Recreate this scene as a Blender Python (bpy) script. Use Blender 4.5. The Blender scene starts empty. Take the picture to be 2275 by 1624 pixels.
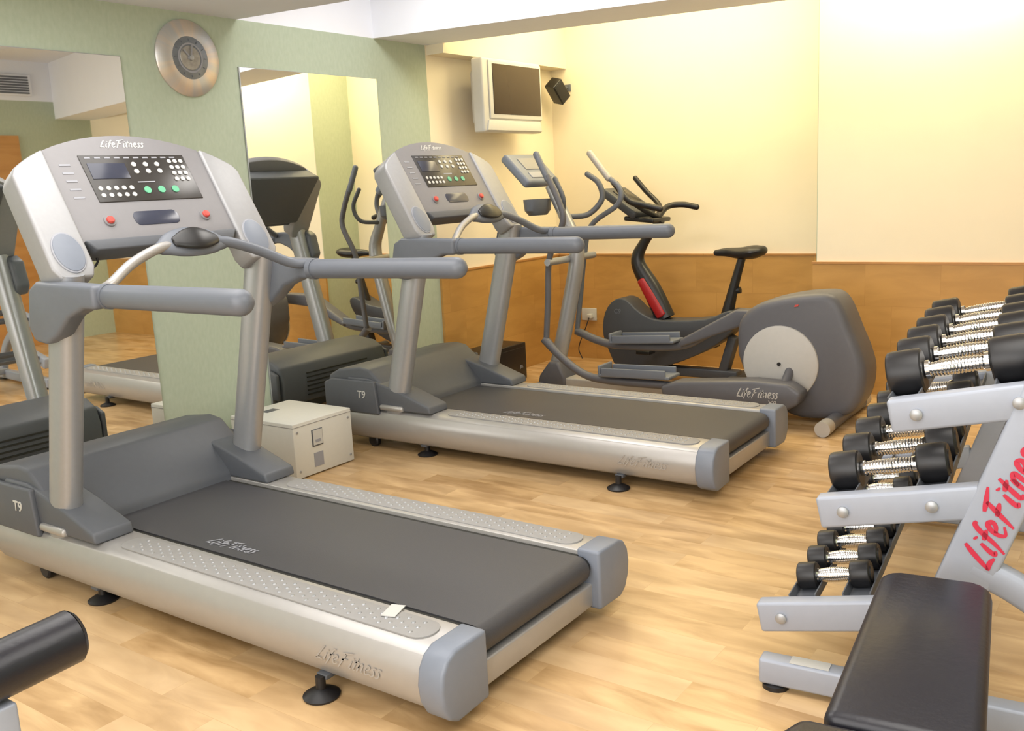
import bpy, bmesh, math
from mathutils import Vector, Matrix
SC=bpy.context.scene
COL=SC.collection
# ------------------------------------------------------------------ materials
def nodes(m):
    m.use_nodes=True; nt=m.node_tree; b=nt.nodes.get('Principled BSDF'); return nt,b
def mat(name,col,rough=.5,metal=0,spec=.5,noise=0,nscale=40,bump=0,coat=0,emit=None,es=0):
    m=bpy.data.materials.new(name); nt,b=nodes(m)
    b.inputs['Base Color'].default_value=(*col,1); b.inputs['Roughness'].default_value=rough
    b.inputs['Metallic'].default_value=metal; b.inputs['Specular IOR Level'].default_value=spec
    if coat: b.inputs['Coat Weight'].default_value=coat; b.inputs['Coat Roughness'].default_value=.15
    if emit: b.inputs['Emission Color'].default_value=(*emit,1); b.inputs['Emission Strength'].default_value=es
    tc=nt.nodes.new('ShaderNodeTexCoord'); n=nt.nodes.new('ShaderNodeTexNoise'); n.inputs['Scale'].default_value=nscale; n.inputs['Detail'].default_value=4
    nt.links.new(tc.outputs['Object'],n.inputs['Vector'])
    if noise:
        mx=nt.nodes.new('ShaderNodeMixRGB'); mx.inputs[1].default_value=(*[c*(1-noise) for c in col],1); mx.inputs[2].default_value=(*[min(1,c*(1+noise)) for c in col],1)
        nt.links.new(n.outputs['Fac'],mx.inputs[0]); nt.links.new(mx.outputs[0],b.inputs['Base Color'])
    if bump:
        bp=nt.nodes.new('ShaderNodeBump'); bp.inputs['Strength'].default_value=bump; bp.inputs['Distance'].default_value=.002
        nt.links.new(n.outputs['Fac'],bp.inputs['Height']); nt.links.new(bp.outputs[0],b.inputs['Normal'])
    return m
M={}
M['silver']=mat('brushed_silver',(.37,.38,.40),.38,.5,noise=.05,nscale=60)
M['arm']=mat('arm_silver',(.34,.345,.36),.50,.3,noise=.05,nscale=60)
M['silver2']=mat('rail_silver',(.41,.40,.39),.37,.45,noise=.04,nscale=30)
M['grey']=mat('grey_plastic',(.135,.15,.18),.45,noise=.05)
M['lgrey']=mat('light_grey_plastic',(.30,.31,.35),.5,noise=.04)
M['strip']=mat('foot_strip_grey',(.28,.275,.27),.6,noise=.05)
M['cons']=mat('console_grey',(.20,.195,.205),.5,noise=.04)
M['hood']=mat('hood_grey',(.090,.098,.113),.5,noise=.06)
M['cap']=mat('cap_bluegrey',(.185,.21,.26),.42,noise=.04)
M['belt']=mat('belt_rubber',(.050,.050,.056),.5,noise=.15,nscale=300,bump=.2)
M['black']=mat('black_plastic',(.012,.012,.013),.35,noise=.1)
M['rubber']=mat('black_rubber',(.010,.010,.012),.42,noise=.2,nscale=80)
M['vinyl']=mat('black_vinyl',(.010,.010,.016),.36,noise=.1,nscale=60,bump=.35)
M['chrome']=mat('chrome',(.85,.86,.87),.12,1)
M['screen']=mat('console_screen',(.035,.032,.03),.25,noise=.1)
M['lcd']=mat('lcd',(.04,.045,.07),.2)
M['white']=mat('white_key',(.55,.55,.53),.5,noise=.02)
M['green']=mat('green_key',(.12,.42,.25),.5,noise=.02)
M['red']=mat('red_key',(.55,.07,.055),.45,noise=.02)
M['redlet']=mat('red_lettering',(.52,.02,.055),.5,noise=.02)
M['redpan']=mat('red_panel',(.35,.01,.012),.4,noise=.05)
M['cream']=mat('cream_enamel',(.64,.64,.60),.45,noise=.03)
M['tv']=mat('tv_plastic',(.60,.60,.59),.4,noise=.03)
M['tvscr']=mat('tv_glass',(.035,.02,.012),.18)
M['rack']=mat('rack_paint',(.33,.36,.43),.42,.1,noise=.04)
M['disc']=mat('disc_grey',(.46,.445,.42),.5,noise=.04)
M['ell']=mat('trainer_grey',(.10,.10,.113),.45,noise=.06)
M['bikeg']=mat('bike_grey',(.055,.06,.07),.45,noise=.06)
M['beige']=mat('beige_frame',(.42,.395,.36),.45,.2,noise=.04)
M['faint']=mat('faint_logo',(.34,.32,.30),.5,.0,noise=.04)
M['clockd']=mat('clock_dial',(.19,.21,.24),.35,.4,noise=.35,nscale=25)
M['gold']=mat('dial_bronze',(.34,.33,.31),.4,.5,noise=.5,nscale=40)
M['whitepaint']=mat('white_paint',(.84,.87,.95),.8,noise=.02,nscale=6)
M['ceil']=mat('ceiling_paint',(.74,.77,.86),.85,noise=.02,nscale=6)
M['creamwall']=mat('cream_wall',(.87,.78,.60),.8,noise=.03,nscale=5,bump=.1)
M['mirror']=mat('mirror_glass',(.92,.93,.90),.015,1)
M['dark']=mat('dark_gap',(.02,.02,.015),.7)
def ringmat():
    m=bpy.data.materials.new('clock_ring'); nt,b=nodes(m); L=nt.links
    tc=nt.nodes.new('ShaderNodeTexCoord'); g=nt.nodes.new('ShaderNodeTexGradient'); g.gradient_type='RADIAL'
    mp=nt.nodes.new('ShaderNodeMapping'); mp.inputs['Rotation'].default_value=(0,math.radians(90),0); L.new(tc.outputs['Object'],mp.inputs[0]); L.new(mp.outputs[0],g.inputs[0])
    n=nt.nodes.new('ShaderNodeTexNoise'); n.noise_dimensions='1D'; n.inputs['Scale'].default_value=9; n.inputs['Detail'].default_value=3; L.new(g.outputs['Fac'],n.inputs['W'])
    r=nt.nodes.new('ShaderNodeValToRGB'); e=r.color_ramp.elements; e[0].position=.40; e[0].color=(.52,.53,.54,1); e[1].position=.66; e[1].color=(.70,.58,.47,1)
    L.new(n.outputs['Fac'],r.inputs[0]); L.new(r.outputs[0],b.inputs['Base Color']); b.inputs['Metallic'].default_value=.55; b.inputs['Roughness'].default_value=.36
    return m
M['copper']=ringmat()
def green():
    m=bpy.data.materials.new('green_wallpaper'); nt,b=nodes(m)
    tc=nt.nodes.new('ShaderNodeTexCoord'); n=nt.nodes.new('ShaderNodeTexNoise'); n.inputs['Scale'].default_value=60; n.inputs['Detail'].default_value=6
    mp=nt.nodes.new('ShaderNodeMapping'); mp.inputs['Scale'].default_value=(1,1,.45)
    nt.links.new(tc.outputs['Object'],mp.inputs[0]); nt.links.new(mp.outputs[0],n.inputs['Vector'])
    r=nt.nodes.new('ShaderNodeValToRGB'); r.color_ramp.elements[0].position=.25; r.color_ramp.elements[1].position=.75
    r.color_ramp.elements[0].color=(.41,.48,.37,1); r.color_ramp.elements[1].color=(.465,.535,.425,1)
    nt.links.new(n.outputs['Fac'],r.inputs[0]); nt.links.new(r.outputs[0],b.inputs['Base Color']); b.inputs['Roughness'].default_value=.85
    return m
M['greenwall']=green()
def planks(name,c1,c2,c3,sx,sy,rough,spec,mortar,rot=0,seam=.002,axes='XY',mixk=.55,broad=0):
    m=bpy.data.materials.new(name); nt,b=nodes(m); L=nt.links
    tc=nt.nodes.new('ShaderNodeTexCoord'); mp=nt.nodes.new('ShaderNodeMapping'); mp.inputs['Rotation'].default_value=(0,0,rot)
    if axes!='XY':
        sp=nt.nodes.new('ShaderNodeSeparateXYZ'); cb=nt.nodes.new('ShaderNodeCombineXYZ'); L.new(tc.outputs['Object'],sp.inputs[0])
        ad=nt.nodes.new('ShaderNodeMath'); ad.operation='ADD'; L.new(sp.outputs[0],ad.inputs[0]); L.new(sp.outputs[1],ad.inputs[1])
        L.new(ad.outputs[0],cb.inputs[0]); L.new(sp.outputs[2],cb.inputs[1]); L.new(cb.outputs[0],mp.inputs[0])
    else: L.new(tc.outputs['Object'],mp.inputs[0])
    br=nt.nodes.new('ShaderNodeTexBrick'); br.inputs['Color1'].default_value=(0,0,0,1); br.inputs['Color2'].default_value=(1,1,1,1); br.inputs['Mortar'].default_value=(.5,.5,.5,1)
    br.inputs['Scale'].default_value=1; br.inputs['Brick Width'].default_value=sx; br.inputs['Row Height'].default_value=sy; br.inputs['Mortar Size'].default_value=seam; br.offset=.37
    L.new(mp.outputs[0],br.inputs['Vector'])
    mp2=nt.nodes.new('ShaderNodeMapping'); mp2.inputs['Scale'].default_value=(1.8,7,1); L.new(mp.outputs[0],mp2.inputs[0])
    wa=nt.nodes.new('ShaderNodeTexNoise'); wa.inputs['Scale'].default_value=1.6; wa.inputs['Detail'].default_value=5; wa.inputs['Distortion'].default_value=.6
    va=nt.nodes.new('ShaderNodeVectorMath'); va.operation='ADD'; sc=nt.nodes.new('ShaderNodeVectorMath'); sc.operation='SCALE'; sc.inputs['Scale'].default_value=13
    L.new(br.outputs['Color'],sc.inputs[0]); L.new(mp2.outputs[0],va.inputs[0]); L.new(sc.outputs[0],va.inputs[1]); L.new(va.outputs[0],wa.inputs['Vector'])
    rp=nt.nodes.new('ShaderNodeValToRGB'); e=rp.color_ramp.elements; e[0].position=.34; e[0].color=(*c1,1); e[1].position=.60; e[1].color=(*c2,1)
    L.new(wa.outputs['Fac'],rp.inputs[0])
    mx=nt.nodes.new('ShaderNodeMixRGB'); mx.blend_type='MIX'; mx.inputs[2].default_value=(*c3,1)
    sf=nt.nodes.new('ShaderNodeMath'); sf.operation='MULTIPLY'; sf.inputs[1].default_value=mixk; L.new(br.outputs['Color'],sf.inputs[0]); L.new(sf.outputs[0],mx.inputs[0]); L.new(rp.outputs[0],mx.inputs[1])
    out=mx.outputs[0]
    if broad:
        mp3=nt.nodes.new('ShaderNodeMapping'); mp3.inputs['Scale'].default_value=(1.0,3.2,1); L.new(mp.outputs[0],mp3.inputs[0])
        nb=nt.nodes.new('ShaderNodeTexNoise'); nb.inputs['Scale'].default_value=2.3; nb.inputs['Detail'].default_value=2; L.new(mp3.outputs[0],nb.inputs['Vector'])
        rb=nt.nodes.new('ShaderNodeValToRGB'); rb.color_ramp.elements[0].position=.38; rb.color_ramp.elements[0].color=(1-broad,1-broad*1.15,1-broad*1.4,1); rb.color_ramp.elements[1].position=.6; rb.color_ramp.elements[1].color=(1,1,1,1)
        L.new(nb.outputs['Fac'],rb.inputs[0]); mm=nt.nodes.new('ShaderNodeMixRGB'); mm.blend_type='MULTIPLY'; mm.inputs[0].default_value=1; L.new(out,mm.inputs[1]); L.new(rb.outputs[0],mm.inputs[2]); out=mm.outputs[0]
    m2=nt.nodes.new('ShaderNodeMixRGB'); m2.inputs[2].default_value=(*mortar,1); L.new(br.outputs['Fac'],m2.inputs[0]); L.new(out,m2.inputs[1])
    L.new(m2.outputs[0],b.inputs['Base Color']); b.inputs['Roughness'].default_value=rough; b.inputs['Specular IOR Level'].default_value=spec
    return m
M['floor']=planks('laminate_floor',(.41,.245,.10),(.67,.445,.22),(.69,.50,.295),.62,.115,.27,.5,(.50,.32,.15),seam=.0006,mixk=.6,broad=.18)
M['wood']=planks('panel_wood',(.46,.25,.07),(.55,.305,.09),(.51,.28,.08),.42,.27,.35,.5,(.43,.225,.06),seam=.001,axes='XZ',mixk=.35)
M['doorwood']=planks('door_wood',(.42,.20,.06),(.52,.27,.09),(.5,.24,.07),2,2,.4,.5,(.4,.2,.05),axes='XZ')
# ------------------------------------------------------------------ geometry helpers
class Thing:
    def __init__(s,name,label,category,loc=(0,0,0),rz=0,world=False,group=None):
        o=bpy.data.objects.new(name,None); COL.objects.link(o); o.empty_display_size=.1
        o.location=loc; o.rotation_euler=(0,0,rz); o['label']=label; o['category']=category
        if group:o['group']=group
        s.o=o; s.off=Vector(loc) if world else Vector((0,0,0))
def finish(name,bm,m,T=None,smooth=True,parent=None,label=None,angle=35):
    bmesh.ops.recalc_face_normals(bm,faces=bm.faces[:])
    if T is not None and T.off.length>0: bmesh.ops.translate(bm,verts=bm.verts[:],vec=-T.off)
    me=bpy.data.meshes.new(name); bm.to_mesh(me); bm.free()
    if smooth:
        for p in me.polygons:p.use_smooth=True
        me.set_sharp_from_angle(angle=math.radians(angle))
    if isinstance(m,str): m=M[m]
    me.materials.append(m)
    o=bpy.data.objects.new(name,me); COL.objects.link(o)
    if parent is not None:o.parent=parent
    elif T is not None:o.parent=T.o
    if label:o['label']=label
    return o
def bev(bm,w,seg=3):
    if w<=0:return
    es=[e for e in bm.edges if len(e.link_faces)==2 and e.calc_face_angle(0)>.5]
    if es: bmesh.ops.bevel(bm,geom=es,offset=w,segments=seg,affect='EDGES',clamp_overlap=True,profile=.5)
def bm_box(c,s,b=0,R=None,seg=3):
    bm=bmesh.new(); bmesh.ops.create_cube(bm,size=1); bmesh.ops.scale(bm,vec=Vector(s),verts=bm.verts[:]); bev(bm,b,seg)
    if R is not None: bmesh.ops.transform(bm,matrix=R.to_4x4(),verts=bm.verts[:])
    bmesh.ops.translate(bm,vec=Vector(c),verts=bm.verts[:]); return bm
def box(name,c,s,m,T=None,b=0,R=None,**k): return finish(name,bm_box(c,s,b,R),m,T,**k)
def join(*bms):
    a=bms[0]
    for x in bms[1:]:
        me=bpy.data.meshes.new('tmp'); x.to_mesh(me); x.free(); a.from_mesh(me); bpy.data.meshes.remove(me)
    return a
def bm_prism(pts,axis,lo,hi,b=0,seg=3):
    bm=bmesh.new()
    def P(p,v):
        return {'y':(p[0],v,p[1]),'x':(v,p[0],p[1]),'z':(p[0],p[1],v)}[axis]
    a=[bm.verts.new(P(p,lo)) for p in pts]; c=[bm.verts.new(P(p,hi)) for p in pts]; n=len(pts)
    bm.faces.new(a); bm.faces.new(c[::-1])
    for i in range(n): bm.faces.new((a[i],a[(i+1)%n],c[(i+1)%n],c[i]))
    bmesh.ops.recalc_face_normals(bm,faces=bm.faces[:]); bev(bm,b,seg); return bm
def prism(name,pts,axis,lo,hi,m,T=None,b=0,**k): return finish(name,bm_prism(pts,axis,lo,hi,b),m,T,**k)
def cr(pts,sub):
    if len(pts)<3 or sub<=1: return [list(p) for p in pts]
    P=[list(p) for p in pts]; P=[[2*a-b for a,b in zip(P[0],P[1])]]+P+[[2*a-b for a,b in zip(P[-1],P[-2])]]
    out=[]
    for i in range(1,len(P)-2):
        for k in range(sub):
            t=k/sub
            out.append([.5*((2*p1)+(-p0+p2)*t+(2*p0-5*p1+4*p2-p3)*t*t+(-p0+3*p1-3*p2+p3)*t**3) for p0,p1,p2,p3 in zip(P[i-1],P[i],P[i+1],P[i+2])])
    out.append(P[-2]); return out
def bm_tube(pts,ra,rb=None,ref=None,n=16,sub=6,cap='flat',ex=2.0):
    if not isinstance(ra,(list,tuple)): ra=[ra]*len(pts)
    if rb is None: rb=ra
    if not isinstance(rb,(list,tuple)): rb=[rb]*len(pts)
    D=cr([(*p,a,b) for p,a,b in zip(pts,ra,rb)],sub)
    C=[Vector(d[:3]) for d in D]; A=[d[3] for d in D]; B=[d[4] for d in D]
    tg=[(C[min(i+1,len(C)-1)]-C[max(i-1,0)]).normalized() for i in range(len(C))]
    if cap=='round':
        r0=min(A[0],B[0]); r1=min(A[-1],B[-1]); K=4
        a0,b0,a1,b1=A[0],B[0],A[-1],B[-1]
        pre=[];post=[]
        for k in range(K,0,-1):
            th=math.pi/2*k/(K+.35); pre.append((C[0]-tg[0]*r0*math.sin(th),a0*math.cos(th),b0*math.cos(th)))
        for k in range(1,K+1):
            th=math.pi/2*k/(K+.35); post.append((C[-1]+tg[-1]*r1*math.sin(th),a1*math.cos(th),b1*math.cos(th)))
        t0,t1=tg[0],tg[-1]
        C=[p[0] for p in pre]+C+[p[0] for p in post]; A=[p[1] for p in pre]+A+[p[1] for p in post]; B=[p[2] for p in pre]+B+[p[2] for p in post]; tg=[t0]*K+tg+[t1]*K
    bm=bmesh.new(); rings=[]
    u=Vector(ref).normalized() if ref else tg[0].orthogonal().normalized()
    for c,a,b,t in zip(C,A,B,tg):
        r=Vector(ref) if ref else u
        uu=(r-t*r.dot(t)).normalized(); u=uu; v=t.cross(uu)
        ring=[]
        for k in range(n):
            th=2*math.pi*k/n; cx,sy=math.cos(th),math.sin(th)
            cx=math.copysign(abs(cx)**(2/ex),cx); sy=math.copysign(abs(sy)**(2/ex),sy)
            ring.append(bm.verts.new(c+uu*a*cx+v*b*sy))
        rings.append(ring)
    for r,q in zip(rings,rings[1:]):
        for k in range(n): bm.faces.new((r[k],r[(k+1)%n],q[(k+1)%n],q[k]))
    bm.faces.new(rings[0]); bm.faces.new(rings[-1][::-1]); return bm
def tube(name,pts,ra,m,T=None,rb=None,ref=None,n=16,sub=6,cap='flat',ex=2.0,**k):
    return finish(name,bm_tube(pts,ra,rb,ref,n,sub,cap,ex),m,T,**k)
def bm_lathe(prof,origin,axis,n=32):
    ax=Vector(axis).normalized(); u=ax.orthogonal().normalized(); v=ax.cross(u); o=Vector(origin)
    bm=bmesh.new(); rings=[]
    for r,h in prof:
        if r<1e-6: rings.append([bm.verts.new(o+ax*h)])
        else: rings.append([bm.verts.new(o+ax*h+(u*math.cos(2*math.pi*k/n)+v*math.sin(2*math.pi*k/n))*r) for k in range(n)])
    for a,b in zip(rings,rings[1:]):
        if len(a)==1 and len(b)==1: continue
        for k in range(n):
            k2=(k+1)%n
            if len(a)==1: bm.faces.new((a[0],b[k],b[k2]))
            elif len(b)==1: bm.faces.new((a[k],a[k2],b[0]))
            else: bm.faces.new((a[k],a[k2],b[k2],b[k]))
    return bm
def lathe(name,prof,origin,axis,m,T=None,n=32,**k): return finish(name,bm_lathe(prof,origin,axis,n),m,T,**k)
def frame(o,xd,yd,T):
    x=Vector(xd).normalized(); y=Vector(yd); y=(y-x*y.dot(x)).normalized(); z=x.cross(y)
    off=T.off if T else Vector((0,0,0))
    return Matrix(((x.x,y.x,z.x,o[0]-off.x),(x.y,y.y,z.y,o[1]-off.y),(x.z,y.z,z.z,o[2]-off.z),(0,0,0,1)))
def text(name,s,size,o,xd,yd,m,T=None,shear=.25,ext=.0008,bold=0,align='CENTER',parent=None,label=None):
    c=bpy.data.curves.new('txt','FONT'); c.body=s; c.size=size; c.shear=shear; c.extrude=ext; c.offset=bold; c.align_x=align; c.align_y='CENTER'
    ob=bpy.data.objects.new('txt',c); COL.objects.link(ob)
    dg=bpy.context.evaluated_depsgraph_get(); me=bpy.data.meshes.new_from_object(ob.evaluated_get(dg))
    bpy.data.objects.remove(ob); bpy.data.curves.remove(c)
    me.transform(frame(o,xd,yd,T)); me.materials.clear(); me.materials.append(M[m] if isinstance(m,str) else m)
    ob=bpy.data.objects.new(name,me); COL.objects.link(ob)
    if parent is not None: ob.parent=parent
    elif T: ob.parent=T.o
    if label: ob['label']=label
    return ob
GL={'L':(.50,[[(.40,1.02),(.28,.75),(.12,.30),(.02,.02)],[(.0,.03),(.22,.07),(.44,.0)]]),
'i':(.24,[[(.14,.58),(.06,.25),(.05,.04),(.16,.06)],[(.22,.84),(.19,.76)]]),
'f':(.36,[[(.44,.98),(.33,1.0),(.22,.75),(.10,.2),(-.03,-.22)],[(.03,.54),(.36,.60)]]),
'e':(.38,[[(.05,.30),(.22,.38),(.29,.54),(.17,.64),(.05,.44),(.04,.16),(.14,.0),(.35,.14)]]),
'F':(.68,[[(.08,.90),(.38,.98),(.80,1.12)],[(.38,.96),(.24,.50),(.06,-.14)],[(.14,.48),(.36,.54),(.54,.58)]]),
't':(.32,[[(.26,.92),(.12,.40),(.06,.06),(.20,.04)],[(.0,.60),(.34,.68)]]),
'n':(.44,[[(.10,.58),(.05,.30),(.0,.0)],[(.03,.28),(.17,.56),(.29,.56),(.26,.28),(.25,.05),(.36,.05)]]),
's':(.32,[[(.32,.58),(.18,.62),(.10,.50),(.20,.32),(.20,.10),(.08,.0),(-.03,.07)]])}
def brush(name,size,o,xd,yd,m,T=None,w=.085,parent=None,label=None,s='LifeFitness',shear=.12,stretch=1.0):
    bm=bmesh.new(); tot=sum(GL[c][0] for c in s)*stretch; X=-tot/2
    for c in s:
        adv,st=GL[c]
        for k in st:
            P=cr(k,6) if len(k)>2 else cr([k[0],((k[0][0]+k[1][0])/2,(k[0][1]+k[1][1])/2),k[1]],3)
            P=[Vector((X+(p[0]*stretch)+shear*p[1],p[1]-.5)) for p in P]; n=len(P); prev=None
            for i,p in enumerate(P):
                t=(P[min(i+1,n-1)]-P[max(i-1,0)]).normalized(); nn=Vector((-t.y,t.x)); q=i/(n-1)
                ww=w*.5*(.45+.75*math.sin(math.pi*min(1,q*.85+.12)))
                a=bm.verts.new(((p+nn*ww)*size).to_3d()); b=bm.verts.new(((p-nn*ww)*size).to_3d())
                if prev: bm.faces.new((prev[0],prev[1],b,a))
                prev=(a,b)
        X+=adv*stretch
    bmesh.ops.transform(bm,matrix=frame(o,xd,yd,T),verts=bm.verts[:])
    me=bpy.data.meshes.new(name); bm.to_mesh(me); bm.free(); me.materials.append(M[m])
    ob=bpy.data.objects.new(name,me); COL.objects.link(ob); ob.parent=parent if parent is not None else (T.o if T else None)
    if label: ob['label']=label
    return ob
def struct(o): o['kind']='structure'; return o
# ------------------------------------------------------------------ room shell
WX=-2.6; BY=4.65; KY=4.2; RX=2.9; FY=-3.5; HZ=2.8
def sbox(name,x0,x1,y0,y1,z0,z1,m,b=0):
    return struct(box(name,((x0+x1)/2,(y0+y1)/2,(z0+z1)/2),(x1-x0,y1-y0,z1-z0),m,b=b,smooth=False))
sbox('floor',WX-.1,RX+.1,FY-.1,BY+.1,-.1,0,'floor')
sbox('wall_left',WX-.1,WX,FY-.1,3.19,0,2.25,'greenwall')
sbox('trim_1',WX-.1,WX,FY-.1,3.19,2.25,HZ,'whitepaint')
sbox('wall_alcove',WX-.1,WX,3.19,BY+.1,0,HZ,'creamwall')
sbox('wall_back',WX,-.43,BY,BY+.1,0,HZ,'creamwall')
sbox('wall_projection',-.43,RX+.1,KY,BY+.1,0,HZ,'creamwall')
sbox('wall_return',-.434,-.43,KY+.002,BY,0,HZ,'greenwall')
sbox('wall_right',RX,RX+.1,FY-.1,KY,0,2.42,'greenwall')
sbox('trim_2',RX,RX+.1,FY-.1,KY,2.42,HZ,'whitepaint')
sbox('wall_front',WX,RX,FY-.1,FY,0,HZ,'creamwall')
sbox('ceiling',WX-.1,RX+.1,FY-.1,BY+.1,HZ,HZ+.1,'whitepaint')
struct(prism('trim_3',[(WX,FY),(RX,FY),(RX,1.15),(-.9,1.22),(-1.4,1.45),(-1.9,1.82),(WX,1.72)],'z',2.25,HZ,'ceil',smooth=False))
struct(prism('trim_4',[(WX,2.72),(RX,2.72+.2*5.5),(RX,3.19+.19*5.5),(WX,3.19)],'z',2.25,HZ,'whitepaint',smooth=False))
sbox('trim_5',WX,-2.46,3.2,BY,2.19,HZ,'creamwall')
sbox('trim_6',WX,WX+.018,3.19,BY,0,.80,'wood'); sbox('trim_7',WX+.018,-.434,BY-.018,BY,0,.80,'wood')
sbox('trim_8',-.45,RX,KY-.018,KY,0,.79,'wood')
sbox('trim_9',WX,WX+.024,3.19,BY,.80,.812,'doorwood'); sbox('trim_10',WX+.024,-.434,BY-.024,BY,.80,.812,'doorwood'); sbox('trim_11',-.456,RX,KY-.024,KY,.79,.802,'doorwood')
sbox('door_1',RX-.03,RX,2.45,3.4,0,2.08,'doorwood')
T=Thing('ventilation_grille','white slatted air conditioning grille in the upper wall','grille',(RX-.02,3.05,2.565))
box('frame',(0,0,0),(.03,1.1,.2),'whitepaint',T,b=.005)
for k in range(7): box('slat',(-.018,0,-.075+k*.025),(.012,1.04,.012),'grey',T,R=Matrix.Rotation(.5,3,'Y'))
def mirror(y0,y1,lab):
    T=Thing('wall_mirror',lab,'mirror',(WX,(y0+y1)/2,.08)); h=2.015-.08; w=y1-y0
    box('mirror_backing',(.004,0,h/2),(.006,w+.006,h+.006),'silver',T)
    box('mirror_glass',(.009,0,h/2),(.004,w,h),'mirror',T)
mirror(-.35,1.03,'tall frameless wall mirror on the green wall beside the clock')
mirror(1.70,2.71,'tall frameless wall mirror on green wall behind the cream metal box')
# clock
T=Thing('wall_clock','round wall clock with brushed metal ring and dark dial','clock',(WX,1.395,2.035))
lathe('outer_ring',[(.10,0),(.178,0),(.18,.012),(.172,.02),(.12,.03),(.10,.03)],(0,0,0),(1,0,0),'copper',T,n=64)
d=lathe('dial',[(0,.0),(.112,.0),(.112,.026),(.098,.03),(0,.03)],(0,0,0),(1,0,0),'clockd',T,n=48)
lathe('inner_ring',[(.062,.03),(.070,.03),(.070,.032),(.062,.032),(.062,.03)],(0,0,0),(1,0,0),'lgrey',T,n=48)
lathe('dial_centre',[(0,.0315),(.055,.0315),(.057,.03)],(0,0,0),(1,0,0),'gold',T,n=40)
for a in range(12):
    th=a*math.pi/6; box('hour_marker',(.031,.085*math.sin(th),.085*math.cos(th)),(.003,.004,.010),'grey',T,R=Matrix.Rotation(-th,3,'X'),parent=d)
box('hour_hand',(.036,-.02,.018),(.003,.007,.05),'lgrey',T,R=Matrix.Rotation(.8,3,'X'))
box('minute_hand',(.039,.005,.028),(.003,.005,.07),'lgrey',T,R=Matrix.Rotation(-.15,3,'X'))
lathe('center_boss',[(0,.045),(.012,.043),(.014,.03)],(0,0,0),(1,0,0),'silver',T,n=20)
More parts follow.
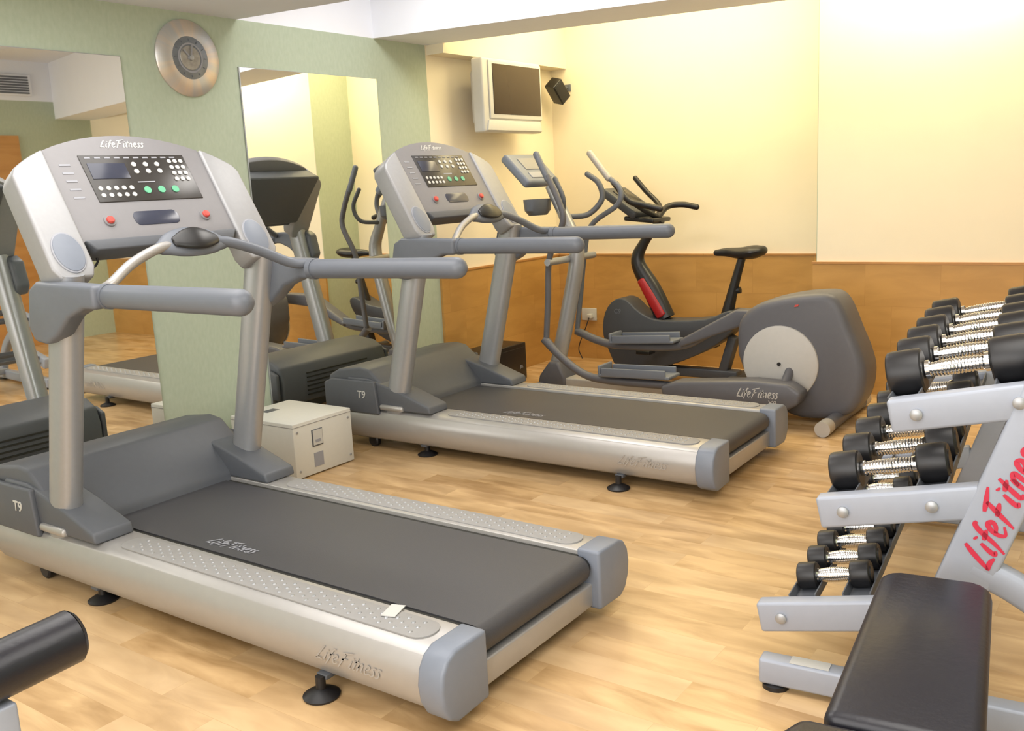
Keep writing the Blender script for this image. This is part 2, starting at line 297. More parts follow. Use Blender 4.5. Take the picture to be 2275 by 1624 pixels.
# ------------------------------------------------------------------ treadmill
def treadmill(loc,rz,label):
    T=Thing('treadmill',label,'treadmill',loc,rz,group='treadmills')
    W=.92
    prof=[(.168,.055),(.05,.050),(.020,.065),(-.002,.10),(-.009,.14),(-.003,.18),(.016,.210),(.045,.226),(.168,.228)]
    for side in (0,1):
        ps=[(p[0] if side==0 else W-p[0],p[1]) for p in prof]
        rail=prism('side_rail',ps,'x',-2.19,-.065,'silver2',T,b=.003)
        cp=[(.172,.045),(.042,.040),(.010,.058),(-.012,.10),(-.018,.145),(-.010,.188),(.012,.220),(.045,.235),(.172,.236)]
        cp=[(p[0] if side==0 else W-p[0],p[1]) for p in cp]
        prism('end_cap',cp,'x',-.078,0.005,'cap',T,b=.010)
        yc=.098 if side==0 else W-.098
        pts=[]; r=.05
        for k in range(9): a=-math.pi/2+math.pi*k/8; pts.append((-.15+r*.9*math.cos(a),yc+r*math.sin(a)))
        for k in range(9): a=math.pi/2+math.pi*k/8; pts.append((-1.42+r*.9*math.cos(a),yc+r*math.sin(a)))
        st=prism('foot_strip',pts,'z',.226,.2315,'strip',T,b=.001)
        bms=[]; i=0; x=-.165
        while x>-1.4:
            for j in range(3 if i%2==0 else 2):
                yy=yc+((j-1)*.03 if i%2==0 else (j-.5)*.03)
                b=bmesh.new(); bmesh.ops.create_cone(b,segments=8,radius1=.0065,radius2=.0045,depth=.003,cap_ends=True); bmesh.ops.translate(b,vec=(x,yy,.2325),verts=b.verts[:]); bms.append(b)
            x-=.028; i+=1
        o=finish('grip_studs',join(*bms),'silver',T,parent=st); o['kind']='stuff'
        if side==0:
            brush('rail_lettering',.042,(-.33,-.0105,.142),(1,0,0),(0,0,1),'faint',T,w=.10,parent=rail,stretch=1.35,shear=.4)
    box('rear_crossbeam',(-.05,W/2,.09),(.05,W-.33,.075),'silver2',T,b=.006)
    box('deck_margin',(-.92,W/2,.19),(1.7,W-.335,.05),'dark',T,b=.004)
    bp=[]
    for k in range(9): a=-math.pi/2+math.pi*k/8; bp.append((-.06+.042*math.cos(a),.178+.042*math.sin(a)))
    bp+= [(-1.82,.220),(-1.82,.136)]
    belt=prism('running_belt',bp,'y',.196,W-.193,'belt',T,b=0)
    lathe('rear_roller',[(0,-.285),(.034,-.285),(.034,.285),(0,.285)],(-.06,W/2,.178),(0,1,0),'black',T,n=24)
    brush('belt_lettering',.046,(-1.12,.26,.2212),(1,0.02,0),(0,1,0),'lgrey',T,w=.13,parent=belt,stretch=1.2,shear=.3)
    hp=[(-2.27,.16),(-2.275,.30),(-2.25,.385),(-2.18,.42),(-2.02,.44),(-1.95,.43),(-1.87,.365),(-1.76,.25),(-1.74,.16)]
    hood=prism('motor_hood',hp,'y',.03,W-.03,'hood',T,b=.014)
    for side in (0,1):
        a,b=(.0,.165) if side==0 else (W-.165,W)
        wp=[(-2.1,.228),(-2.1,.385),(-1.95,.385),(-1.72,.325),(-1.54,.265),(-1.53,.228)]
        prism('hood_shoe',wp,'y',a+(.015 if side==0 else 0.0),b-(.015 if side else 0),'hood',T,b=.010)
        prism('hood_side_panel',[(-2.26,.20),(-2.26,.35),(-2.20,.375),(-1.89,.375),(-1.87,.20)],'y',-.004 if side==0 else W-.02,.02 if side==0 else W+.004,'hood',T,b=.008)
    text('model_lettering','T9',.055,(-1.985,-.0055,.30),(1,0,0),(0,0,1),'white',T,shear=.1,bold=.0008,parent=hood)
    for k in range(6): box('vent_slot',(-2.276,W/2,.20+.026*k),(.006,.5,.008),'dark',T,parent=hood)
    for side in (0,1):
        y=.06 if side==0 else W-.06
        tube('upright',[(-1.80,y,.20),(-1.555,y,1.15)],.045,'silver',T,rb=.062,ref=(0,1,0),n=28,sub=1,ex=2.6)
        box('upright_collar',(-1.79,y,.240),(.16,.118,.03),'silver2',T,b=.012)
    sl=Vector((-.58,0,1)).normalized(); nrm=Vector((1,0,.58)).normalized(); O=Vector((-1.515,0,1.12))
    def cp3(y,z,d=0):
        t=(z-1.12)/sl.z; p=O+sl*t+nrm*d; return Vector((p.x,y,p.z))
    def slab(name,pts,d0,d1,m,b=.004,**k):
        bm=bmesh.new(); a=[bm.verts.new(cp3(y,z,d0)) for y,z in pts]; c=[bm.verts.new(cp3(y,z,d1)) for y,z in pts]; n=len(pts)
        bm.faces.new(a); bm.faces.new(c[::-1])
        for i in range(n): bm.faces.new((a[i],a[(i+1)%n],c[(i+1)%n],c[i]))
        bmesh.ops.recalc_face_normals(bm,faces=bm.faces[:]); bev(bm,b); return finish(name,bm,m,T,**k)
    def arch(y): return 1.605-.115*((y-.46)/.46)**2-.02*abs((y-.46)/.46)**6
    ys=[.147+(.773-.147)*k/12 for k in range(13)]
    pan=slab('console_panel',[(y,arch(y)) for y in ys]+[(.790,1.27),(.80,1.235),(.12,1.235),(.13,1.27)],-.05,.0,'cons',b=.006)
    prism('console_back',[(-1.94,1.47),(-1.82,1.52),(-1.62,1.22),(-1.68,1.18)],'y',.15,.77,'hood',T,b=.02)
    slab('console_lip',[(.15,1.24),(.77,1.24),(.74,1.205),(.18,1.205)],-.07,.012,'hood',b=.006)
    for side in (0,1):
        f=(lambda y:y) if side==0 else (lambda y:W-y)
        ysa=[.0+.147*k/6 for k in range(7)]
        pts=[(f(y),arch(y)) for y in ysa]+[(f(.148),1.16),(f(.130),1.125),(f(.02),1.125),(f(.0),1.16)]
        pts[0]=(f(.006),arch(.0)-.008)
        arm=slab('console_arm',pts,-.085,.010,'arm',b=.010)
        e=[(f(.076)+.054*math.cos(2*math.pi*k/28),1.205+.066*math.sin(2*math.pi*k/28)) for k in range(28)]
        slab('cup_recess_rim',e,.006,.014,'lgrey',b=.002,parent=arm)
        e=[(f(.076)+.049*math.cos(2*math.pi*k/28),1.205+.061*math.sin(2*math.pi*k/28)) for k in range(28)]
        slab('cup_recess',e,.012,.016,'cap',b=.002,parent=arm)
    scr=slab('display_screen',[(.265,1.53),(.69,1.53),(.695,1.365),(.27,1.365)],-.004,.003,'screen',b=.002)
    slab('lcd_window',[(.285,1.50),(.43,1.50),(.43,1.445),(.285,1.445)],.002,.005,'lcd',b=.001,parent=scr)
    def key(y,z,r,m,name='key'):
        e=[(y+r*1.15*math.cos(2*math.pi*k/10),z+r*math.sin(2*math.pi*k/10)) for k in range(10)]
        slab(name,e,.002,.006,m,b=0,parent=scr)
    for i in range(5):
        key(.295+i*.03,1.412,.0075,'white'); key(.295+i*.03,1.388,.0075,'white')
    for i in range(3):
        key(.465+i*.048,1.495,.0085,'white'); key(.465+i*.048,1.470,.0085,'white'); key(.475+i*.058,1.402,.0125,'green','green_key')
    for i in range(4):
        for j in range(3): key(.618+j*.025,1.505-i*.022,.0075,'white')
    for i in range(10):
        slab('screen_legend',[(.285+i*.038,1.522),(.307+i*.038,1.522),(.307+i*.038,1.517),(.285+i*.038,1.517)],.002,.0045,'lgrey',b=0,parent=scr)
    slab('screen_legend',[(.45,1.433),(.52,1.433),(.52,1.429),(.45,1.429)],.002,.0045,'lgrey',b=0,parent=scr)
    for i in range(5): slab('side_legend',[(.185,1.50-i*.028),(.225,1.50-i*.028),(.225,1.494-i*.028),(.185,1.494-i*.028)],0,.0015,'lgrey',b=0,parent=pan)
    for y in (.275,.668):
        p=cp3(y,1.302,0)
        sb=lathe('stop_button',[(.014,0),(.014,.012),(.011,.016),(0,.017)],p,nrm,'red',T,n=20)
        lathe('button_base',[(.022,0),(.021,.005),(.013,.006)],p,nrm,'cons',T,n=20,parent=sb)
    pts=[]
    for k in range(7): a=-math.pi/2+math.pi*k/6; pts.append((.535+.02*math.cos(a),1.305+.024*math.sin(a)))
    for k in range(7): a=math.pi/2+math.pi*k/6; pts.append((.390+.02*math.cos(a),1.305+.024*math.sin(a)))
    slab('accessory_slot',pts,-.01,.002,'lcd',b=.001,parent=pan)
    brush('console_lettering',.029,cp3(.455,1.572,.0012),(0,1,0),sl,'white',T,w=.13,parent=pan,stretch=1.45,shear=.3)
    for side in (0,1):
        s=1 if side==0 else -1; y0=0 if side==0 else W
        tube('handrail_grip',[(-1.29,y0+s*.035,1.080),(-.95,y0+s*.015,1.083),(-.622,y0-s*.0,1.085)],.037,'grey',T,n=24,cap='round')
        lathe('grip_collar',[(.0,-.012),(.040,-.012),(.040,.012),(0,.012)],(-1.29,y0+s*.035,1.08),(1,0,0),'grey',T,n=24)
        bp=[(-1.29,1.117),(-1.62,1.125),(-1.67,1.10),(-1.70,.97),(-1.67,.925),(-1.60,.918),(-1.53,.95),(-1.45,1.012),(-1.36,1.043),(-1.29,1.043)]
        a,b=sorted((y0-s*.018,y0+s*.052)); prism('handrail_bracket',bp,'y',a,b,'grey',T,b=.015)
    bp=[(-1.32,.03,1.10),(-1.36,.09,1.11),(-1.40,.20,1.165),(-1.42,.32,1.205),(-1.43,.40,1.21)]
    tube('sensor_bar',bp,.017,'silver2',T,n=14)
    tube('sensor_bar',[(x,W-y,z) for x,y,z in bp],.019,'grey',T,n=14)
    pr=(-.60,0,.80)
    pod=finish('sensor_pod',bm_tube([(-1.43,.335,1.203),(-1.43,.385,1.213),(-1.43,.46,1.217),(-1.43,.535,1.213),(-1.43,.585,1.203)],[.026,.050,.060,.050,.026],[.018,.022,.024,.022,.018],ref=pr,n=24,cap='round'),'grey',T)
    finish('sensor_pad',bm_tube([(-1.408,.375,1.222),(-1.404,.415,1.227),(-1.402,.46,1.230),(-1.404,.505,1.227),(-1.408,.545,1.222)],[.020,.038,.046,.038,.020],[.008,.011,.013,.011,.008],ref=pr,n=20,cap='round'),'black',T,parent=pod)
    tube('console_cable',[(-1.62,.17,1.24),(-1.60,.2,1.17),(-1.58,.12,1.13),(-1.54,.08,1.13)],.004,'black',T,n=8)
    for x in (-.45,-1.60):
        for y in (.0 if x>-1 else .055,W-.055):
            lathe('levelling_foot',[(0,0),(.050,0),(.052,.006),(.036,.016),(.014,.024),(.014,.06),(0,.06)],(x,y,0),(0,0,1),'rubber',T,n=28)
            box('foot_lug',(x,y+.035 if y<.03 else y,.056),(.04,.06,.015),'hood',T,b=.003)
    for y in (.07,W-.07):
        lathe('transport_wheel',[(0,-.018),(.026,-.018),(.034,-.012),(.034,.012),(.026,.018),(0,.018)],(-1.98,y,.034),(0,1,0),'rubber',T,n=24)
    box('front_crossbeam',(-2.05,W/2,.11),(.12,W-.1,.07),'hood',T,b=.01)
    return T
T1=treadmill((0,0,0),0,'silver-grey treadmill with black belt and paper tag on its rail')
box('paper_tag',(-.285,.135,.2345),(.042,.07,.002),'white',T1,R=Matrix.Rotation(.3,3,'Z'))
treadmill((-.135,1.932,0),.012,'silver-grey treadmill with black belt beside the elliptical trainer')
# ------------------------------------------------------------------ stabilizer box
T=Thing('voltage_stabilizer','cream metal power box with analogue meter standing on the floor','power box',(-2.25,1.525,0))
cab=box('cabinet',(0,0,.143),(.46,.39,.275),'cream',T,b=.004)
for sx in (-.18,.18):
    for sy in (-.15,.15): box('rubber_foot',(sx,sy,.004),(.03,.03,.008),'rubber',T)
mf=box('meter_frame',(.231,-.045,.185),(.006,.070,.085),'hood',T,b=.002)
box('meter_face',(.235,-.045,.187),(.003,.060,.074),'white',T,parent=mf)
box('meter_scale',(.2375,-.045,.170),(.001,.034,.014),'lgrey',T,parent=mf)
box('rating_plate',(.231,-.045,.075),(.003,.06,.07),'lgrey',T)
for yy in (-.17,.17):
    for zz in (.04,.235): lathe('screw',[(0,.235),(.006,.234),(.006,.229)],(0,yy,zz),(1,0,0),'silver',T,n=10)
lathe('knob',[(.012,0),(.012,.015),(.008,.018),(0,.018)],(.05,-.195,.10),(0,-1,0),'silver',T,n=16)
box('socket_plate',(-.13,-.1965,.15),(.06,.004,.05),'white',T,b=.001)
box('top_label',(-.12,-.03,.2810),(.05,.08,.001),'hood',T)
box('panel_seam',(0,0,.262),(.462,.392,.003),'strip',T)
# ------------------------------------------------------------------ TV + small speaker + socket + subwoofer
T=Thing('wall_television','silver-grey wall television with dark screen below the ceiling duct','television',(-2.35,3.79,1.94))
box('housing',(-.05,0,0),(.09,.68,.47),'tv',T,b=.014)
box('rear_housing',(-.13,0,0),(.09,.52,.36),'tv',T,b=.03)
bz=box('bezel',(.0,.025,.035),(.012,.61,.37),'tv',T,b=.006)
box('screen',(.006,.035,.04),(.008,.555,.32),'tvscr',T,b=.003,parent=bz)
prism('speaker_bar',[(-.32,-.225),(.32,-.225),(.30,-.160),(-.30,-.160)],'x',-.01,.008,'tv',T,b=.003)
box('wall_bracket',(-.205,0,0),(.09,.12,.2),'hood',T,b=.005)
T=Thing('surround_speaker','small black satellite speaker on an angled wall bracket','speaker',(-2.45,4.50,2.02),.0)
R=Matrix.Rotation(-.45,3,'Z')@Matrix.Rotation(.75,3,'X')@Matrix.Rotation(.3,3,'Y')
box('cabinet',(0,0,0),(.10,.10,.17),'black',T,b=.008,R=R)
p=R@Vector((.052,0,0)); box('grille',p,(.006,.085,.15),'rubber',T,b=.002,R=R)
tube('bracket',[(-.0,.04,.0),(.0,.10,.03),(.0,.148,.03)],.008,'grey',T,n=10)
box('wall_plate',(0,.145,.03),(.05,.01,.05),'grey',T,b=.002)
T=Thing('power_socket','white wall socket with a plug on the wood panelling','socket',(-2.32,BY-.018,.345))
box('plate',(0,-.006,0),(.13,.012,.095),'white',T,b=.003)
box('plug',(.02,-.028,-.01),(.04,.04,.035),'white',T,b=.006)
tube('cord',[(.02,-.045,-.02),(.0,-.07,-.1),(-.06,-.08,-.25),(-.02,-.10,-.332)],.004,'black',T,n=8)
T=Thing('subwoofer','black box loudspeaker on the floor against the panelling','speaker',(-2.46,3.50,0))
box('cabinet',(0,0,.135),(.22,.58,.26),'black',T,b=.008)
gr=box('front_grille',(.112,0,.13),(.006,.54,.21),'rubber',T,b=.002)
for sy in (-.22,.22): box('foot',(0,sy,.004),(.15,.03,.008),'rubber',T)
text('lettering','JBL',.03,(.1155,.22,.10),(0,1,0),(0,0,1),'lgrey',T,shear=0,parent=gr)
# ------------------------------------------------------------------ elliptical trainer
T=Thing('elliptical_trainer','dark grey elliptical trainer with a light round flywheel disc','elliptical trainer',(-.9,3.5,0),0,world=True)
hp=[(-.61,.36),(-.60,.54),(-.50,.64),(-.34,.69),(-.18,.712),(-.085,.705),(-.03,.64),(.02,.52),(.07,.40),(.095,.29),(.075,.16),(.01,.07),(-.12,.03),(-.28,.03),(-.42,.10),(-.55,.22)]
hp=[tuple(q) for q in cr(hp+[hp[0]],4)][:-1]
hs=prism('drive_housing',hp,'y',3.35,3.62,'ell',T,b=.045)
for s in (-1,1):
    yy=3.485+s*.133
    lathe('flywheel_disc',[(0,.022),(.196,.020),(.208,.012),(.210,0),(0,0)],(-.355,yy,.325),(0,s,0),'disc',T,n=48)
    lathe('disc_bolt',[(0,.03),(.01,.03),(.01,.02)],(-.355,yy,.325),(0,s,0),'black',T,n=12)
tube('rear_stabilizer',[(-.05,3.19,.042),(-.05,3.81,.042)],.038,'ell',T,n=20,sub=1)
tube('stabilizer_end',[(-.05,3.11,.042),(-.05,3.20,.042)],.041,'beige',T,n=20,sub=1)
tube('stabilizer_end',[(-.05,3.80,.042),(-.05,3.89,.042)],.041,'beige',T,n=20,sub=1)
prism('red_badge',[(-.275,.650),(-.255,.653),(-.26,.642),(-.28,.639)],'y',3.346,3.352,'red',T)
box('base_frame',(-1.13,3.5,.075),(1.7,.13,.08),'beige',T,b=.01)
tube('front_stabilizer',[(-1.98,3.2,.042),(-1.98,3.8,.042)],.04,'ell',T,n=18,sub=1,cap='round')
prism('column_shroud',[(-2.02,.05),(-1.80,.05),(-1.80,.12),(-1.85,.22),(-1.92,.22),(-2.0,.12)],'y',3.42,3.58,'ell',T,b=.02)
tube('column',[(-1.91,3.5,.15),(-1.80,3.5,.55),(-1.72,3.5,.92),(-1.78,3.5,1.10),(-1.90,3.5,1.34)],[.05,.05,.048,.04,.035],'silver',T,n=20)
R=Matrix.Rotation(math.radians(-45),3,'Y'); cc=Vector((-2.04,3.49,1.44))
cn=box('console',cc,(.06,.36,.26),'cap',T,b=.02,R=R)
box('console_display',cc+R@Vector((.032,0,.03)),(.006,.20,.10),'strip',T,b=.003,R=R,parent=cn)
box('console_keys',cc+R@Vector((.032,0,-.07)),(.006,.22,.05),'lgrey',T,b=.003,R=R,parent=cn)
bm=bm_lathe([(0,0),(.06,0),(.085,.03),(.092,.10),(.084,.10),(.078,.03),(0,.012)],(0,0,0),(0,0,1),24)
bmesh.ops.scale(bm,vec=(.8,1.3,1),verts=bm.verts[:]); bmesh.ops.translate(bm,vec=(-1.97,3.45,1.16),verts=bm.verts[:]); finish('cup_tray',bm,'grey',T)
tube('fixed_handle',[(-1.80,3.46,1.14),(-1.73,3.36,1.16),(-1.70,3.33,1.26),(-1.76,3.34,1.38)],.015,'hood',T,n=12,cap='round')
tube('fixed_handle',[(-1.80,3.54,1.14),(-1.70,3.62,1.15),(-1.62,3.66,1.24),(-1.64,3.66,1.34),(-1.72,3.66,1.40)],.018,'hood',T,n=12,cap='round')
tube('swing_arm',[(-1.815,3.25,.40),(-1.79,3.25,.65),(-1.765,3.25,.91),(-1.66,3.25,1.12),(-1.68,3.25,1.24),(-1.76,3.25,1.40)],.019,'ell',T,n=14)
tube('swing_arm_grip',[(-1.755,3.25,1.38),(-1.83,3.25,1.53)],.020,'grey',T,n=14,sub=1,cap='round')
tube('swing_arm',[(-1.90,3.75,.35),(-1.86,3.75,.60),(-1.82,3.75,.86),(-1.76,3.75,1.07),(-1.56,3.75,1.20),(-1.54,3.75,1.30),(-1.63,3.75,1.38)],.017,'grey',T,n=14)
tube('swing_arm_grip',[(-1.62,3.75,1.37),(-1.75,3.75,1.53)],.022,'beige',T,n=14,sub=1,cap='round')
tube('pivot_axle',[(-1.765,3.22,.88),(-1.765,3.78,.88)],.022,'silver',T,n=14,sub=1)
tube('pedal_link',[(-1.83,3.25,.40),(-1.72,3.25,.30),(-1.56,3.25,.20),(-1.38,3.25,.17),(-.95,3.25,.17)],[.028,.025,.025,.025,.025],'ell',T,n=14)
cpn=[(-.98,.105),(-1.0,.18),(-.9,.215),(-.45,.255),(-.25,.25),(-.18,.205),(-.20,.14),(-.28,.095),(-.6,.08)]
cov=prism('pedal_arm_cover',cpn,'y',3.17,3.30,'ell',T,b=.02)
brush('cover_lettering',.048,(-.42,3.1685,.190),(1,0,.02),(0,0,1),'disc',T,w=.12,parent=cov,stretch=1.15)
text('cover_lettering','X9',.04,(-.34,3.1685,.14),(1,0,.02),(0,0,1),'disc',T,ext=.0005,parent=cov)
def pedal(x0,x1,yc,z,tilt):
    R=Matrix.Rotation(tilt,3,'Y'); L=x1-x0; c=Vector(((x0+x1)/2,yc,z))
    a=bm_box((0,0,0),(L,.155,.02),.008); b=bm_box((-L/2+.01,0,.03),(.02,.155,.06),.008); d=bm_box((0,.072,.02),(L*.9,.014,.05),.005); e=bm_box((0,-.072,.02),(L*.9,.014,.05),.005)
    bm=join(a,b,d,e); bmesh.ops.transform(bm,matrix=Matrix.Translation(c)@R.to_4x4(),verts=bm.verts[:]); finish('foot_pedal',bm,'grey',T)
pedal(-1.42,-.95,3.27,.215,-.03); pedal(-1.60,-1.14,3.73,.335,-.06)
tube('pedal_link',[(-1.90,3.75,.37),(-1.72,3.75,.31),(-1.55,3.75,.29),(-1.15,3.75,.31),(-.95,3.75,.40),(-.72,3.75,.52),(-.45,3.75,.53)],.027,'ell',T,n=14)
prism('pedal_arm_cover',[(-1.12,.31),(-1.12,.36),(-.75,.56),(-.40,.56),(-.40,.48),(-.72,.46)],'y',3.69,3.80,'ell',T,b=.015)
tube('crank_axle',[(-.30,3.22,.20),(-.30,3.36,.30)],.025,'ell',T,n=12,sub=1)
tube('crank_axle',[(-.45,3.60,.45),(-.45,3.76,.52)],.025,'ell',T,n=12,sub=1)
# ------------------------------------------------------------------ exercise bike
T=Thing('exercise_bike','dark grey upright exercise bike with red panel and black saddle','exercise bike',(-1.35,4.12,0),0,world=True)
bp=[(-1.78,.10),(-1.86,.30),(-1.84,.46),(-1.76,.55),(-1.67,.55),(-1.57,.47),(-1.42,.42),(-1.10,.44),(-.94,.50),(-.87,.47),(-.92,.36),(-1.08,.24),(-1.35,.12),(-1.6,.07)]
bp=[tuple(q) for q in cr(bp+[bp[0]],3)][:-1]
sh=prism('body_shell',bp,'y',4.03,4.21,'bikeg',T,b=.03)
text('lettering','C9',.045,(-1.74,4.0285,.47),(1,0,0),(0,0,1),'grey',T,shear=.1,parent=sh)
ms=tube('mast',[(-1.42,4.12,.42),(-1.52,4.12,.62),(-1.62,4.12,.80),(-1.57,4.12,.93),(-1.44,4.12,1.08)],[.06,.055,.045,.033,.03],'black',T,rb=[.07,.065,.048,.033,.028],ref=(0,1,0),n=20)
bm=bm_tube([(-1.425,4.058,.45),(-1.50,4.058,.57),(-1.57,4.062,.68)],.012,[.035,.034,.028],ref=(0,1,0),n=16,sub=3,cap='round'); finish('red_panel',bm,'redpan',T,parent=ms)
R=Matrix.Rotation(math.radians(-55),3,'Y'); cc=Vector((-1.68,4.12,1.20))
cn=box('console',cc,(.06,.30,.30),'bikeg',T,b=.02,R=R)
box('console_display',cc+R@Vector((.033,0,.02)),(.006,.2,.16),'screen',T,b=.003,R=R,parent=cn)
box('reading_ledge',(-1.54,4.12,1.09),(.22,.26,.03),'black',T,b=.01,R=Matrix.Rotation(.1,3,'Y'))
tube('handlebar',[(-1.46,4.12,1.10),(-1.49,4.02,1.14),(-1.59,3.92,1.24),(-1.67,3.90,1.34)],.018,'black',T,n=12,cap='round')
tube('handlebar',[(-1.66,3.92,1.33),(-1.56,3.90,1.22),(-1.46,3.90,1.19),(-1.34,3.91,1.16)],.020,'rubber',T,n=12,cap='round')
tube('handlebar',[(-1.46,4.12,1.10),(-1.46,4.26,1.16),(-1.38,4.32,1.17),(-1.28,4.33,1.15)],.020,'rubber',T,n=12,cap='round')
tube('handlebar',[(-1.46,4.12,1.10),(-1.54,4.30,1.17),(-1.66,4.34,1.27),(-1.74,4.34,1.36)],.018,'black',T,n=12,cap='round')
tube('seat_post',[(-.99,4.12,.43),(-.93,4.12,.66),(-.88,4.12,.83)],[.042,.030,.025],'black',T,n=16)
lathe('adjuster_knob',[(0,.0),(.02,.0),(.022,.03),(0,.035)],(-.92,4.12,.62),(1,0,.2),'black',T,n=14)
tube('saddle',[(-1.05,4.12,.862),(-.98,4.12,.866),(-.88,4.12,.860),(-.80,4.12,.868),(-.755,4.12,.875)],[.020,.030,.070,.095,.080],'rubber',T,rb=[.020,.028,.038,.042,.032],ref=(0,1,0),n=20,cap='round')
tube('front_stabilizer',[(-1.70,3.88,.04),(-1.70,4.36,.04)],.036,'bikeg',T,n=16,sub=1,cap='round')
tube('rear_stabilizer',[(-.92,3.86,.04),(-.92,4.38,.04)],.036,'bikeg',T,n=16,sub=1,cap='round')
box('base_beam',(-1.31,4.12,.07),(.82,.09,.06),'bikeg',T,b=.01)
box('rear_brace',(-.97,4.12,.2),(.06,.08,.26),'bikeg',T,b=.01,R=Matrix.Rotation(.3,3,'Y'))
for s in (-1,1):
    tube('crank',[(-1.33,4.12+s*.10,.30),(-1.33,4.12+s*.13,.30),(-1.33+s*.15,4.12+s*.14,.22)],.014,'silver',T,n=10,sub=3)
    box('pedal',(-1.33+s*.15,4.12+s*.19,.22),(.10,.09,.025),'black',T,b=.006)
# ------------------------------------------------------------------ dumbbell rack
RA=math.radians(5.5); RO=Vector((.55,.66,0))
T=Thing('dumbbell_rack','light grey three-tier dumbbell rack with red lettering','dumbbell rack',RO,RA)
TL=math.radians(11.5); LEN=1.42
def endframe(y):
    bms=[]
    def beam(x0,z0,x1,z1,w,d=.05,b=.008):
        L=math.hypot(x1-x0,z1-z0); a=math.atan2(z1-z0,x1-x0)
        bm=bm_box((0,0,0),(L,d,w),b); bmesh.ops.transform(bm,matrix=Matrix.Translation(((x0+x1)/2,y,(z0+z1)/2))@Matrix.Rotation(-a,4,'Y'),verts=bm.verts[:]); return bm
    bms.append(beam(0,.20,.40,.281,.08)); bms.append(beam(.15,.51,.53,.587,.08)); bms.append(beam(.31,.77,.66,.841,.08))
    bms.append(beam(.362,.03,.747,1.16,.115,.055)); bms.append(beam(.0,.05,.92,.05,.07,.055))
    arc=[(.50,.42),(.60,.375),(.72,.29),(.81,.18),(.87,.06)]
    bms.append(bm_tube([(a,y,b) for a,b in arc],.028,.035,ref=(0,1,0),n=16,ex=4))
    return bms
lettered=None
for y in (0,LEN):
    f=endframe(y); names=['shelf_arm','shelf_arm','shelf_arm','slanted_upright','floor_beam','curved_brace']; arms=[]
    for nme,bm in zip(names,f): arms.append(finish(nme,bm,'rack',T))
    if y==0: lettered=arms[3]
    for (x,z),pi in zip(((.06,.212),(.06+.15,.523),(.41,.563),(.31+.06,.782),(.31+.27,.825)),(0,1,1,2,2)):
        lathe('bolt',[(.014,.0),(.014,.008),(.009,.011),(0,.011)],(x,y-.025,z),(0,-1,0),'silver',T,n=16,parent=arms[pi])
    for x in (.04,.88): lathe('foot_pad',[(0,0),(.035,0),(.035,.012),(.02,.018),(0,.018)],(x,y,0),(0,0,1),'rubber',T,n=20)
box('rating_label',(.13,0,.0865),(.10,.04,.002),'white',T)
sd=Vector((.385,0,1.13)).normalized()
zc=.588; xc=.362+.385*(zc-.03)/1.13
brush('rack_lettering',.066,(xc+.004,-.0290,zc),sd,Vector((-sd.z,0,sd.x)),'redlet',T,w=.15,label='red brush-script lettering',parent=lettered,stretch=1.18,shear=.15)
tiers=[(.03,.205,.30),(.18,.508,.32),(.34,.770,.34)]
UC=[.150,.130,.118]
specs=[(.036,.050,.088,8,.128,.12,'dumbbells on the lowest shelf','small'),(.049,.072,.140,6,.190,.13,'dumbbells on the middle shelf','medium'),(.056,.082,.150,6,.200,.14,'dumbbells on the top shelf','large')]
for (x,z,w),uc0,sp in zip(tiers,UC,specs):
    c,s=math.cos(TL),math.sin(TL); hc=sp[2]/2+sp[1]*.5
    for u in (uc0-hc,uc0+hc):
        pts=[(-.032,-.005),(-.036,.022),(-.032,.022),(-.028,0),(.028,0),(.032,.022),(.036,.022),(.032,-.005)]
        pp=[(x+u*c+a*c-(b+.022)*s, z+u*s+a*s+(b+.022)*c) for a,b in pts]
        prism('shelf_rail',pp,'y',.025,LEN-.025,'hood',T,b=.001)
box('rear_crossbar',(.70,LEN/2,1.02),(.05,LEN,.05),'rack',T,b=.008)
box('base_crossbar',(.80,LEN/2,.075),(.05,LEN,.05),'rack',T,b=.008)
def dumbbell_proto(name,r,hl,gl,label,grp):
    D=Thing(name,label,'dumbbell',(0,0,0),group=grp); g=gl/2
    parts=[]
    for s in (-1,1):
        parts.append(lathe('weight_head',[(0,hl+.002),(r*.55,hl+.002),(r*.6,hl-.002),(r*.88,hl),(r*.97,hl*.95),(r,hl*.85),(r,hl*.15),(r*.97,hl*.05),(r*.88,0),(0,0)],(s*g,0,0),(s,0,0),'rubber',D,n=32))
        parts.append(lathe('collar',[(r*.42,0),(r*.42,.010),(.019,.014)],(s*(g-.014),0,0),(s,0,0),'chrome',D,n=20))
    pr=[(.0,-g-.004),(.015,-g-.004)]
    for k in range(-8,9):
        h=k*g*.105; rr=.0205-.00006*k*k; pr+= [(rr-.002,h-g*.05),(rr,h-g*.02),(rr,h+g*.02),(rr-.002,h+g*.05)]
    pr+=[(.015,g+.004),(0,g+.004)]
    parts.append(lathe('handle',pr,(0,0,0),(1,0,0),'chrome',D,n=20,label='ribbed chrome handle'))
    return D.o,parts
RM=Matrix.Translation(RO)@Matrix.Rotation(RA,4,'Z')
for (x,z,w),uc,(r,hl,gl,n,sp,y0,grp,size) in zip(tiers,UC,specs):
    lab='%s black rubber dumbbell with ribbed chrome handle on the rack'%size
    po,parts=dumbbell_proto('dumbbell',r,hl,gl,lab,grp)
    up=.0225+r
    for i in range(n):
        ob=po if i==0 else po.copy()
        if i:
            COL.objects.link(ob)
            for q in parts:
                c=q.copy(); c.parent=ob; COL.objects.link(c)
        c,s=math.cos(TL),math.sin(TL)
        lp=Vector((x+uc*c-up*s,y0+i*sp,z+uc*s+up*c))
        ob.matrix_world=RM@Matrix.Translation(lp)@Matrix.Rotation(-TL,4,'Y')@Matrix.Rotation(i*.9,4,'X')
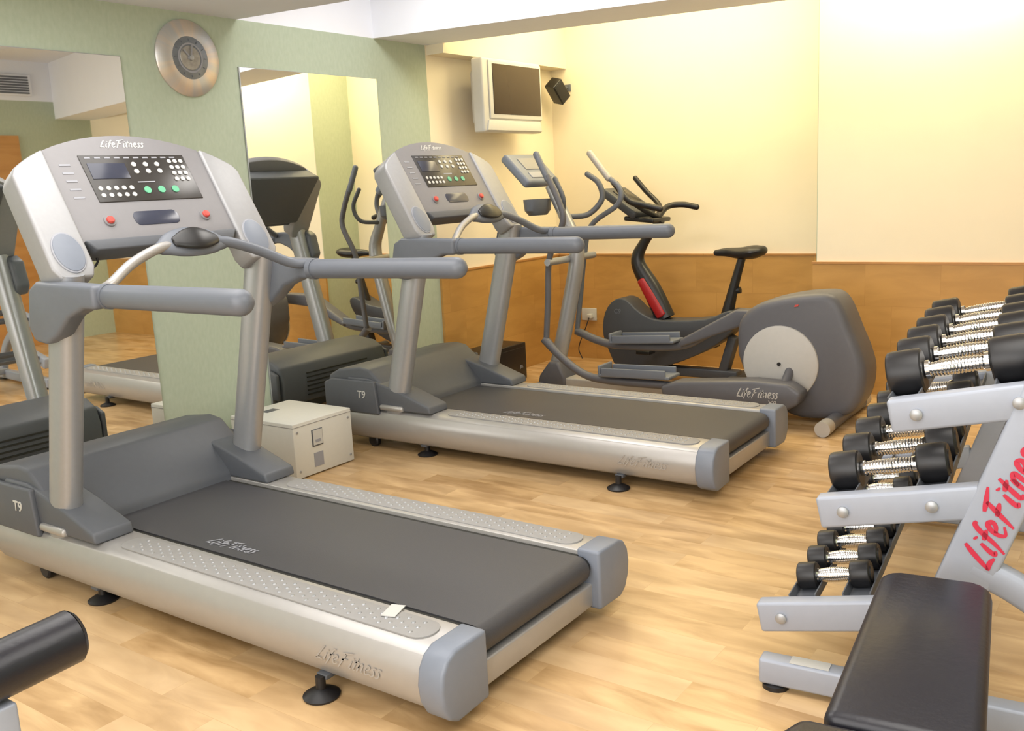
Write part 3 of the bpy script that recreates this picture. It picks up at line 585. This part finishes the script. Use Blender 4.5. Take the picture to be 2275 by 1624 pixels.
# ------------------------------------------------------------------ bench
T=Thing('weight_bench','flat black vinyl weight bench on a grey steel frame','bench',(1.035,.2,0),math.radians(7))
prism('back_pad',[(-.118,-.33),(.13,-.33),(.122,.30),(.095,.335),(-.080,.335),(-.106,.30)],'z',.385,.455,'vinyl',T,b=.022)
prism('seat_pad',[(-.16,-.78),(.16,-.78),(.17,-.39),(.15,-.345),(-.15,-.345),(-.17,-.39)],'z',.385,.455,'vinyl',T,b=.022)
box('spine',(0,-.2,.355),(.06,1.05,.06),'rack',T,b=.006)
box('front_leg',(0,.22,.19),(.05,.06,.34),'rack',T,b=.006,R=Matrix.Rotation(-.12,3,'X'))
box('rear_leg',(0,-.62,.19),(.05,.06,.34),'rack',T,b=.006)
box('foot_bar',(.0,.25,.03),(.42,.06,.05),'rack',T,b=.008); box('foot_bar',(0,-.64,.03),(.50,.06,.05),'rack',T,b=.008)
box('floor_spine',(0,-.2,.05),(.05,.86,.05),'rack',T,b=.006)
for sx in (-.19,.19):
    for sy in (.25,-.64): box('rubber_foot',(sx,sy,.006),(.05,.06,.012),'rubber',T,b=.003)
# ------------------------------------------------------------------ roller pad machine
T=Thing('roller_pad_stand','black foam roller pad on a grey steel post','exercise machine',(-.26,-1.0,0))
tube('roller_pad',[(-.02,.0,.540),(-.02,.12,.545),(-.02,.255,.55)],.052,'vinyl',T,n=32,sub=4)
lathe('roller_end',[(0,.016),(.030,.016),(.046,.008),(.052,0)],(-.02,.255,.55),(0,1,0),'vinyl',T,n=32)
tube('roller_axle',[(-.02,-.05,.54),(-.02,.02,.54)],.018,'rack',T,n=14,sub=1)
box('post',(-.01,.10,.245),(.05,.05,.49),'rack',T,b=.006)
box('foot_bar',(-.01,-.02,.02),(.06,.5,.04),'rack',T,b=.006)
# ------------------------------------------------------------------ lights
def area(name,loc,size,power,col,rot=(0,0,0),sy=None):
    l=bpy.data.lights.new(name,'AREA'); l.energy=power; l.color=col; l.size=size
    if sy: l.shape='RECTANGLE'; l.size_y=sy
    o=bpy.data.objects.new(name,l); o.location=loc; o.rotation_euler=rot; COL.objects.link(o); return o
area('ceiling_light',(-1.2,.2,2.23),1.6,30,(1,.97,.93),sy=1.2)
area('ceiling_light',(1.3,.2,2.23),1.6,34,(1,.97,.92),sy=1.4)
area('ceiling_light',(.2,-2.0,2.23),3.0,48,(1,.98,.96),sy=1.5)
area('ceiling_light',(-1.3,2.25,2.77),1.2,26,(1,.96,.91),sy=.5)
area('cove_light',(-1.4,4.05,2.77),1.8,36,(1,.83,.47),sy=.8)
area('cove_light',(.35,3.93,2.77),1.1,24,(1,.85,.52),rot=(0,0,.19),sy=.26)
area('wall_fill',(1.9,1.0,2.18),1.6,14,(1,.90,.72),rot=(math.radians(55),0,0),sy=.14)  # added fill, tilted to brighten the projecting wall; not a fixture
area('rear_fill',(.8,-3.3,1.5),3.8,88,(.97,.98,1),rot=(math.radians(93),0,0),sy=1.7)  # unseen fill added behind the camera for soft daylight; no window there
w=bpy.data.worlds.new('w'); SC.world=w; w.use_nodes=True; w.node_tree.nodes['Background'].inputs[0].default_value=(1,.95,.88,1); w.node_tree.nodes['Background'].inputs[1].default_value=.3
# ------------------------------------------------------------------ camera
f,cx,cy,cz,ya,th,ro=2089.99,1.4032,-1.5976,1.3521,.6245,.1886,-.0511
r0=Vector((math.cos(ya),math.sin(ya),0)); fw=Vector((-math.sin(ya)*math.cos(th),math.cos(ya)*math.cos(th),-math.sin(th))); u0=r0.cross(fw)
r=r0*math.cos(ro)+u0*math.sin(ro); u=-r0*math.sin(ro)+u0*math.cos(ro)
cd=bpy.data.cameras.new('camera'); co=bpy.data.objects.new('camera',cd); COL.objects.link(co)
co.matrix_world=Matrix(((r.x,u.x,-fw.x,cx),(r.y,u.y,-fw.y,cy),(r.z,u.z,-fw.z,cz),(0,0,0,1)))
cd.sensor_width=36; cd.lens=f/2275*36; cd.clip_start=.02
SC.camera=co
SC.view_settings.view_transform='Standard'; SC.view_settings.exposure=0.0
